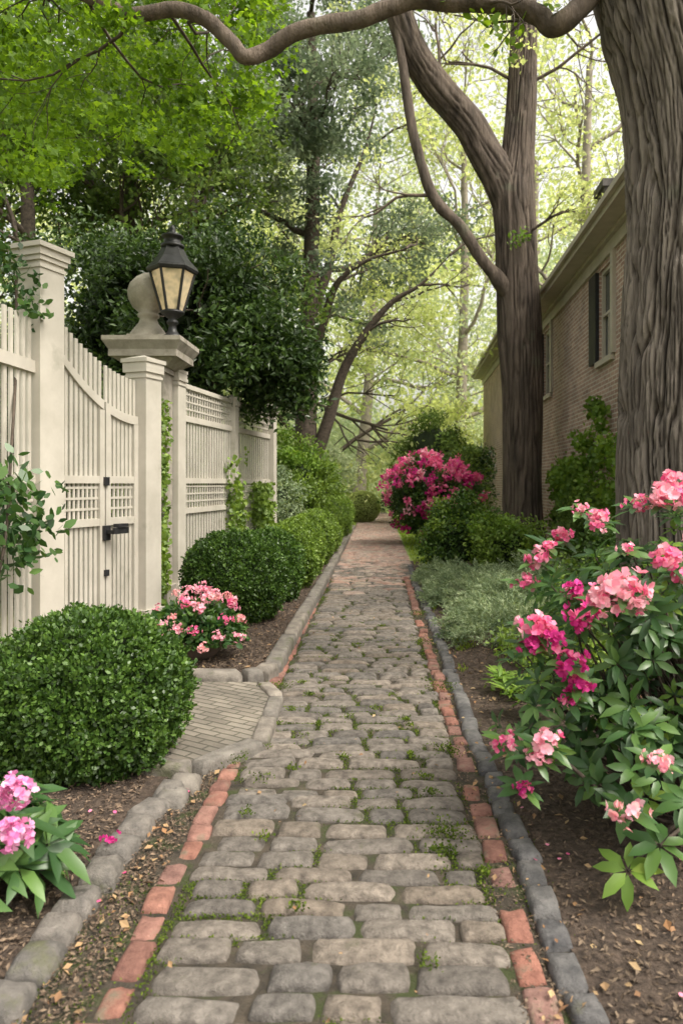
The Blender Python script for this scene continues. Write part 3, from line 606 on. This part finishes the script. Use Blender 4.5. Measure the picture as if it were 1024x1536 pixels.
# ------------------------------------------------------------------ shrubs
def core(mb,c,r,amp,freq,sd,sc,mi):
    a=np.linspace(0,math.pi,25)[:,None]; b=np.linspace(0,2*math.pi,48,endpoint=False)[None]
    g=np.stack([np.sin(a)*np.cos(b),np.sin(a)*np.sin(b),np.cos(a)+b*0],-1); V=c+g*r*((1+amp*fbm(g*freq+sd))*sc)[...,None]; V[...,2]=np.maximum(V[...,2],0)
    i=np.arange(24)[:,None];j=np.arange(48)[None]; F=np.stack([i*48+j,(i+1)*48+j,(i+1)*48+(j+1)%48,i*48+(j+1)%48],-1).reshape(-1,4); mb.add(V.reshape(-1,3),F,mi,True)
def shrub(name,c,r,n,L,W,mat,amp=.08,freq=2.5,kind='c',cr=.9,depth=.07):
    mb=MB(); c=np.array(c,float); r=np.array(r,float); sd=R.random()*50
    u=nrm(R.normal(size=(n,3))); u=u[c[2]+u[:,2]*r[2]>-.02]; n=len(u)
    f=1+amp*fbm(u*freq+sd)+amp*.6*noise(u*freq*4+sd)+amp*.5*noise(u*freq*10+sd); dp=R.random(n)**2*depth
    P=c+u*r*(f-dp)[:,None]
    s=R.uniform(.7,1.25,n); leaves(mb,P,nrm(u*.8+R.normal(size=(n,3))*.7+np.array([0,0,.3])),nrm(u+R.normal(size=(n,3))*.55+np.array([0,0,.3])),L*s,W*s,0,kind)
    k=n//45; q=u[R.integers(0,n,k)]; q=q[q[:,2]>-.2]; k=len(q)
    for t in (0.,.03,.06):
        leaves(mb,c+q*r*(1.0+t)+R.normal(size=(k,3))*.008,rdir(k,.6),rdir(k),L*R.uniform(.7,1.1,k),W,0,kind)
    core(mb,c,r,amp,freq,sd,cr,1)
    return mb.build(name,[mat,M_core])
def bushy(name,c,r,nl,npl,L,W,mat,cr,fl=None,kind='c',mat2=None):
    mb=MB(); c=np.array(c,float); r=np.array(r,float)
    u=nrm(R.normal(size=(nl,3))); u[:,2]=np.where(c[2]+u[:,2]*r[2]<.1,abs(u[:,2])*.5,u[:,2])
    Cc=c+u*r*R.uniform(.55,1.0,(nl,1))*(1+.22*noise(u*2.1+c))[:,None]; Cc[:,2]=np.maximum(Cc[:,2],.12)
    rad=cr*R.uniform(.6,1.3,nl)
    h=nl//3 if mat2 else 0
    cloud(mb,Cc[h:],rad[h:],npl,L,W,0,kind,up=.7)
    if h: cloud(mb,Cc[:h],rad[:h],npl,L,W,2,kind,up=.7)
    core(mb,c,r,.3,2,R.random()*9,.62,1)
    mats=[mat,M_core,mat2 or mat]
    for (m_,cnt,fs,dirb) in (fl or []):
        mats.append(m_); mi=len(mats)-1; q=nrm(R.normal(size=(cnt,3))+np.array(dirb)); Pc=c+q*r*((1+.2*noise(q*2.1+c))*R.uniform(.95,1.12,cnt))[:,None]
        for p in Pc:
            k=26; w=nrm(R.normal(size=(k,3))); f_=fs*R.uniform(.6,1.3); leaves(mb,p+w*f_*.8*R.random((k,1)),nrm(w+R.normal(size=(k,3))*.6),rdir(k),f_*.6,f_*.55,mi,'c')
    return mb.build(name,mats)
shrub('boxwood_bush',(-1.66,4.15,.38),(.56,.54,.48),60000,.027,.017,M_box,.15,3,'c',.86,.17)
shrub('boxwood_bush',(-1.56,8.1,.54),(.56,.58,.52),30000,.032,.021,M_box,.12,2.5,'c',.88,.12)
rows=[(-1.42,9.4,.50,.46),(-1.34,10.7,.5,.46),(-1.3,12.1,.5,.46),(-1.27,13.7,.5,.48),(-1.3,15.6,.5,.5),(-1.35,17.8,.55,.55),(-1.3,20.5,.6,.6),(-1.35,23.6,.65,.65)]
for i,(x,y,z,r) in enumerate(rows): shrub('boxwood_bush',(x,y,z),(r*R.uniform(.92,1.05),r*1.1,r*R.uniform(.95,1.2)),15000,.038,.026,M_box if i in(0,) else M_boxl,.12,2.5,'c',.88,.12)
shrub('round_bush',(-.6,30,.6),(.72,.7,.66),9000,.06,.04,M_far,.06,2,'c')
bushy('light_green_shrub',(-2.0,17.2,1.35),(.8,1,1.35),70,330,.075,.045,M_boxl,.34,mat2=M_ylw)
bushy('light_green_shrub',(-1.9,21.5,1.1),(.85,1,1.6),50,260,.09,.055,M_boxl,.36)
bushy('sage_shrub',(-1.95,14.9,1.0),(.35,.5,.9),26,260,.06,.03,M_jun,.22)
bushy('light_green_shrub',(-2.3,27,1.4),(1.4,1.2,1.9),50,260,.12,.07,M_far2,.5)
bushy('azalea_bush',(1.4,19,1.28),(1.2,1.0,1.0),80,220,.075,.04,M_rho,.3,fl=[(P_mg,60,.13,(-.1,-.7,.5)),(P_pk,90,.13,(0,-.4,.8)),(P_lp,24,.11,(0,-.5,.8))],mat2=M_box)
bushy('green_shrub',(1.55,13,.64),(.68,.6,.70),66,240,.065,.034,M_box,.27,mat2=M_boxl)
bushy('green_shrub',(2.1,11.9,.5),(.55,.5,.56),50,240,.065,.034,M_boxl,.24,mat2=M_ylw)
bushy('dark_shrub',(2.5,20.8,1.4),(.8,1,1.5),50,240,.1,.055,M_drk,.4,mat2=M_mag)
bushy('green_shrub',(3.85,13.6,.7),(.3,1.6,.7),60,200,.075,.05,M_drk,.3,mat2=M_boxl)
bushy('dark_conifer',(2.3,29,2.6),(1.6,1.5,1.9),60,260,.14,.05,M_drk,.5)
bushy('dark_shrub',(5.5,34,1.8),(2.5,1.5,2.6),60,200,.15,.1,M_far2,.7)
bushy('dark_shrub',(-5.5,16.5,1.8),(2.2,2,2.4),80,240,.12,.08,M_drk,.6)
bushy('dark_shrub',(-5.2,10.5,1.5),(1.6,2.2,2.),80,280,.09,.05,M_mag,.5,mat2=M_drk)
bushy('green_shrub',(2.9,8.3,.5),(.7,.9,.55),60,240,.06,.034,M_box,.28,mat2=M_boxl)

# silvery groundcover
mb=MB()
for (cx,cy,rx,ry,rz,n) in [(1.35,9.8,.65,1.1,.36,300),(1.8,8.4,.85,.9,.46,330),(1.2,7.4,.45,.65,.32,180),(2.4,10.2,.8,1.1,.5,160),(1.05,11.4,.35,.6,.25,80),(1.6,7.0,.4,.4,.3,80)]:
    for _ in range(n):
        u=nrm(R.normal(size=3)); u[2]=abs(u[2]); p=np.array([cx,cy,.04])+u*np.array([rx,ry,rz])*R.uniform(.6,1); d=nrm(np.array([u[0]-.3,u[1]-.3,.35+.3*R.random()])+R.normal(size=3)*.25)
        k=55; t=R.random(k); P=p+d*t[:,None]*.24+R.normal(size=(k,3))*.022*(1.2-t[:,None]*.7); P[:,2]-=.04*t*t; P[:,2]=np.maximum(P[:,2],.05)
        leaves(mb,P,nrm(d*.8+R.normal(size=(k,3))*.6),rdir(k,.6),R.uniform(.03,.065,k),.013,0)
mb.build('silver_groundcover',[M_jun])

# ivy and climbers
def ivy(name,boxes,L=.06,W=.055,mat=M_boxl):
    mb=MB()
    for (a,b,n) in boxes:
        a=np.array(a,float);b=np.array(b,float); P=a+(b-a)*R.random((n,3)); k=fbm(P*2.2)>-.05-.5*(1-(P[:,2]-a[2])/(b[2]-a[2])); P=P[k]; k=len(P)
        s=R.uniform(.6,1.3,k); leaves(mb,P,rdir(k,-.3),rdir(k,.3)+np.array([.5,-.9,0]),L*s,W*s,0,'c')
    return mb.build(name,[mat])
ivy('ivy',[((-2.5,7.7,.1),(-2.3,8.1,2.0),2200),((-2.65,8.3,.1),(-2.5,8.9,2.6),2200)],.055,.05)
ivy('climbing_vine',[((-2.3,11.2,.4),(-2.1,12.0,2.2),1800),((-2.1,12.2,.3),(-1.85,13.4,1.6),2500)],.07,.06)
mb=MB(); Ci=[]
for _ in range(85):
    y=R.uniform(10,16.5); z=R.uniform(.2,1)**.8*(1.4+1.3*math.exp(-((y-12.4)/1.1)**2)+.5*R.random()); Ci.append((3.38+.044*y-.12-R.random()*.1,y,z+.2))
cloud(mb,np.array(Ci),R.uniform(.12,.3,85),85,.09,.075,0,'c',up=.3); mb.build('ivy',[M_ylw])
mb=MB(); Cc=np.array([(-2.75,5.3,1.65),(-2.7,5.5,1.3),(-2.7,5.1,1.2),(-2.75,5.2,1.45),(-2.65,5.6,1.15),(-2.7,5.7,1.55),(-2.72,5.35,1.0),(-2.6,5.6,1.35)]); cloud(mb,Cc,.24,55,.1,.055,0,'c',up=.4); cloud(mb,np.array([(-2.95,6.0,3.3),(-3.05,5.9,3.5),(-2.85,6.0,3.05)]),.2,70,.07,.045,0,'c')
tube(mb,catmull([(-2.8,5.1,.4),(-2.7,5.3,1.1),(-2.75,5.5,1.7),(-2.9,5.9,2.6),(-2.95,6,3.3)],5),np.full(21,.012),5,1)
mb.build('climbing_vine',[M_rho,M_twig])

# ------------------------------------------------------------------ flowering shrubs
def whorl(mb,p,ax,L,W,mat,k=8,tilt=.35):
    ax=nrm(np.array(ax,float)); x=nrm(np.cross(ax,[.3,.8,.52])); y=np.cross(ax,x); a=np.arange(k)/k*2*math.pi+R.random()*6+R.normal(size=k)*.15
    d=(x[None]*np.cos(a)[:,None]+y[None]*np.sin(a)[:,None])+ax[None]*(tilt+R.normal(size=(k,1))*.22)
    nn=np.repeat(ax[None],k,0)+R.normal(size=(k,3))*.15
    s=R.uniform(.7,1.15,k); leaves(mb,p+d*.01,d,nn,L*s,W*s,mat,'h')
def flower(mb,p,r,mat,ax=(0,-.5,.7),nf=None,mat2=None,sp=1.):
    p=np.array(p,float); ax=nrm(np.array(ax,float)); fs=min(.036,max(.016,r*.45)); nf=nf or int(10+r*190)
    u=nrm(R.normal(size=(nf,3))+ax*.5); st=np.array([R.uniform(.85,1.35),1,R.uniform(.55,1.0)])
    for q in u:
        c=p+q*r*R.uniform(.3,1.25)*st*sp; x=nrm(np.cross(q,[.21,.5,.84])); y=np.cross(q,x); a=np.arange(5)/5*2*math.pi+R.random()*6
        d=x[None]*np.cos(a)[:,None]+y[None]*np.sin(a)[:,None]+q*.45+R.normal(size=(5,3))*.22
        leaves(mb,np.repeat(c[None],5,0),d,np.repeat(q[None],5,0)+R.normal(size=(5,3))*.3,fs*R.uniform(.75,1.2,5),fs*.8,mat2 if (mat2 and R.random()<.3) else mat,'p')
mats=[M_rho,M_twig,P_lp,P_pk,P_mg,P_sl,P_li,M_ylw]
mb=MB(); base=np.array([1.75,3.75,0.])
ell=[((1.8,3.8,.78),(1.12,1.0,.72),380,.115),((1.2,3.2,.42),(.42,.35,.28),46,.12),((.92,3.55,.5),(.36,.35,.34),50,.105),((1.2,3.6,.95),(.45,.45,.35),60,.10)]
for (c,r,n,L) in ell:
    c=np.array(c);r=np.array(r)
    for i in range(n):
        u=nrm(R.normal(size=3)); 
        if u[1]>.5 and R.random()<.7: u[1]*=-1
        if u[2]<-.5: u[2]*=-.6
        p=c+u*r*R.uniform(.62,1.03)*(1+.15*noise(u[None]*2+c)[0])
        if p[2]<.1 or p[0]<.58: continue
        ax=u+np.array([-.05,-.25,.75]); hi=R.random()<(.4 if p[2]>1.1 else .1)
        whorl(mb,p,ax,L*R.uniform(.75,1.1)*(.7 if hi else 1),L*.32*(.8 if hi else 1),7 if hi else 0,R.integers(6,10),R.uniform(.1,.6))
        if R.random()<.4:
            mid=(base+p)/2+R.normal(size=3)*.08; mid[2]=max(mid[2]-.12,.05); tube(mb,catmull([base+R.normal(size=3)*[.12,.12,0],mid,p],5),np.linspace(.013,.004,11),5,1)
for (x,y,z) in [(.93,2.72,.16),(1.06,2.75,.24),(1.15,2.7,.42),(1.0,2.95,.3)]:
    whorl(mb,np.array([x,y,z]),(-.1,-.4,.8),.125,.05,7 if z<.2 else 0,8,.1); tube(mb,catmull([base,(x+.3,y+.3,z*.6+.1),(x,y,z)],5),np.linspace(.016,.006,11),5,1)
tube(mb,catmull([(1.3,3.0,.12),(1.05,2.95,.24),(.8,3.1,.42)],5),np.full(11,.009),5,1)
FL=[(.975,2.9,1.19,.092,2),(.9,2.92,1.14,.06,2),(1.03,2.95,1.12,.05,2),(1.37,3.5,1.53,.08,3),(1.45,3.6,1.6,.065,2),(1.27,3.2,1.27,.065,3),(1.33,3.2,1.2,.05,3),(1.07,3.55,1.42,.05,3),(.93,3.7,1.33,.05,3),(.77,3.5,1.24,.055,3),(.71,3.5,1.13,.045,3),(.82,3.5,1.3,.035,3),(.88,3.3,1.12,.05,4),(.9,3.2,1.03,.062,4),(.97,3.25,1.1,.045,3),(.68,3.15,.99,.068,3),(.66,3.15,.91,.05,4),(.74,3.1,.93,.055,4),(.79,3.05,.86,.06,4),(.84,3.05,.77,.055,4),(.8,3.05,.7,.04,4),(.56,3.15,.49,.048,3),(.68,2.95,.55,.058,2),(.64,2.95,.5,.04,2),(.61,3.05,.33,.035,4),(1.04,2.7,.58,.046,5),(.925,2.68,.41,.05,5),(1.6,3.6,1.55,.09,3),(1.5,3.3,1.35,.08,2),(1.3,3.65,1.5,.05,3),(1.2,4.0,1.42,.05,3),(1.12,3.3,1.3,.035,3),(.63,3.4,.36,.025,3),(1.0,3.6,1.48,.03,2)]
for (x,y,z,r,m_) in FL:
    flower(mb,(x,y,z),r*1.05,m_,(-.1,-.6,.5),mat2={2:3,3:2,4:3,5:2}[m_]); whorl(mb,np.array([x,y+.02,z-r*.5]),(0,-.3,.9),.11,.04,0,8,.25)
mb.build('rhododendron_bush',mats)
mb=MB(); base=np.array([-1.55,2.9,0.])
for i in range(34):
    u=nrm(R.normal(size=3)); u[2]=abs(u[2])*.9; p=np.array([-1.48,2.8,.12])+u*np.array([.27,.34,.34])*R.uniform(.4,1); whorl(mb,p,u+np.array([.1,-.3,.8]),.19,.055,0,8,.4); tube(mb,[base,(base+p)/2+R.normal(size=3)*.02,p],[.012,.008,.005],5,1)
for (x,y,z,r) in [(-1.31,2.65,.48,.055),(-1.27,2.56,.375,.055),(-1.40,2.7,.44,.035)]: flower(mb,(x,y,z),r,6,(.1,-.6,.6),34)
mb.build('rhododendron_bush',mats)
mb=MB(); flower(mb,(-1.13,3.12,.09),.035,4,(0,0,1),7); flower(mb,(-.98,3.75,.02),.022,3,(0,0,1),5); mb.build('fallen_flower',mats)
mb=MB(); n=18; x=np.concatenate([R.uniform(.62,1.4,12),R.uniform(-1.35,-.95,6)]); y=np.concatenate([R.uniform(2.2,4,12),R.uniform(2.4,3.8,6)]); leaves(mb,np.stack([x,y,np.where(x>0,zr(x,y)+.02,.06)],-1),rdir(n)*[1,1,.2],rdir(n,2.),.02,.018,3,'c'); mb.build('fallen_petals',mats)
ge2=empty('potted_geranium',(-1.58,6.35,.1))
mb=MB(); lathe(mb,(0,0,0),[(0,.0),(.16,0),(.2,.03),(.26,.12),(.28,.16),(.27,.17),(.25,.15),(0,.13)],28); mb.build('bowl',[M_pot],ge2)
mb=MB()
n=2000; u=nrm(R.normal(size=(n,3))); u[:,2]=abs(u[:,2]); P=np.array([0,0,.14])+u*np.array([.44,.42,.33])*(R.random((n,1))**.35); leaves(mb,P,nrm(u+R.normal(size=(n,3))*.6),nrm(u*.4+rdir(n,.6)),R.uniform(.04,.08,n),R.uniform(.035,.06,n),0,'h')
for i in range(36):
    u=nrm(R.normal(size=3)+np.array([0,-.4,.6])); u[2]=abs(u[2]); p=np.array([0,0,.15])+u*np.array([.47,.45,.42])*R.uniform(.95,1.08); flower(mb,p,R.uniform(.035,.055),[2,3,2,2,5,2][i%6],u,14)
for i in range(5):
    p=np.array([R.uniform(-.2,.2),R.uniform(-.2,.2),R.uniform(.52,.62)]); flower(mb,p,.03,2,(0,0,1),7); tube(mb,[(p[0]*.5,p[1]*.5,.2),p],[.004,.003],4,1)
mb.build('foliage_and_blooms',mats,ge2)
mb=MB()
for (x,y,z) in [(.95,5.0,.1),(1.05,5.3,.1),(.9,5.5,.08),(1.1,4.8,.12)]:
    for _ in range(5): whorl(mb,np.array([x+R.normal()*.05,y+R.normal()*.05,z+R.random()*.08]),(0,0,1),.15,.03,0,9,.6)
mb.build('fern',[M_ylw])
mb=MB()
for (x,y,z,r,n) in [(1.5,5.6,.25,.45,26),(2.0,6.6,.3,.5,26),(1.35,6.3,.15,.25,14)]: 
    C=np.array([x,y,z])+R.normal(size=(n,3))*r*[.5,.5,.3]; cloud(mb,C,.16,70,.05,.025,0,'c')
mb.build('low_shrub',[M_boxl])

# ------------------------------------------------------------------ light, sky, camera
el,az=math.radians(56),math.radians(118)
w=bpy.data.worlds.new('World'); scene.world=w; w.use_nodes=True; nt=w.node_tree; nt.nodes.clear()
sk=nt.nodes.new('ShaderNodeTexSky'); sk.sky_type='NISHITA'; sk.sun_disc=False; sk.sun_elevation=el; sk.sun_rotation=az; sk.dust_density=6; sk.air_density=1.3; sk.ozone_density=.5
hs=nt.nodes.new('ShaderNodeHueSaturation'); hs.inputs['Saturation'].default_value=.2; hs.inputs['Value'].default_value=2.3; nt.links.new(sk.outputs[0],hs.inputs['Color'])
wm=mixc(nt,hs.outputs[0],(1.04,1.0,.92),1.,'MULTIPLY')
bg=nt.nodes.new('ShaderNodeBackground'); bg.inputs[1].default_value=.15; nt.links.new(wm,bg.inputs[0]); ow=nt.nodes.new('ShaderNodeOutputWorld'); nt.links.new(bg.outputs[0],ow.inputs[0])
S=Vector((math.sin(az)*math.cos(el),math.cos(az)*math.cos(el),math.sin(el)))
l=bpy.data.lights.new('sun','SUN'); l.energy=2.4; l.angle=math.radians(14); l.color=(1,.94,.84); lo=bpy.data.objects.new('sun',l); scene.collection.objects.link(lo); lo.rotation_euler=(-S).to_track_quat('-Z','Y').to_euler(); lo.location=S*60
cam=bpy.data.cameras.new('camera'); co=bpy.data.objects.new('camera',cam); scene.collection.objects.link(co); co.location=(0,0,1.6); co.rotation_euler=(math.pi/2,0,0)
cam.sensor_fit='HORIZONTAL'; cam.sensor_width=36; cam.lens=38.67; cam.shift_x=-53/1024; cam.shift_y=-43/1024; cam.clip_end=900; cam.clip_start=.05
cam.dof.use_dof=True; cam.dof.focus_distance=5.; cam.dof.aperture_fstop=4
scene.camera=co
scene.view_settings.view_transform='Standard'; scene.view_settings.look='None'; scene.view_settings.exposure=0
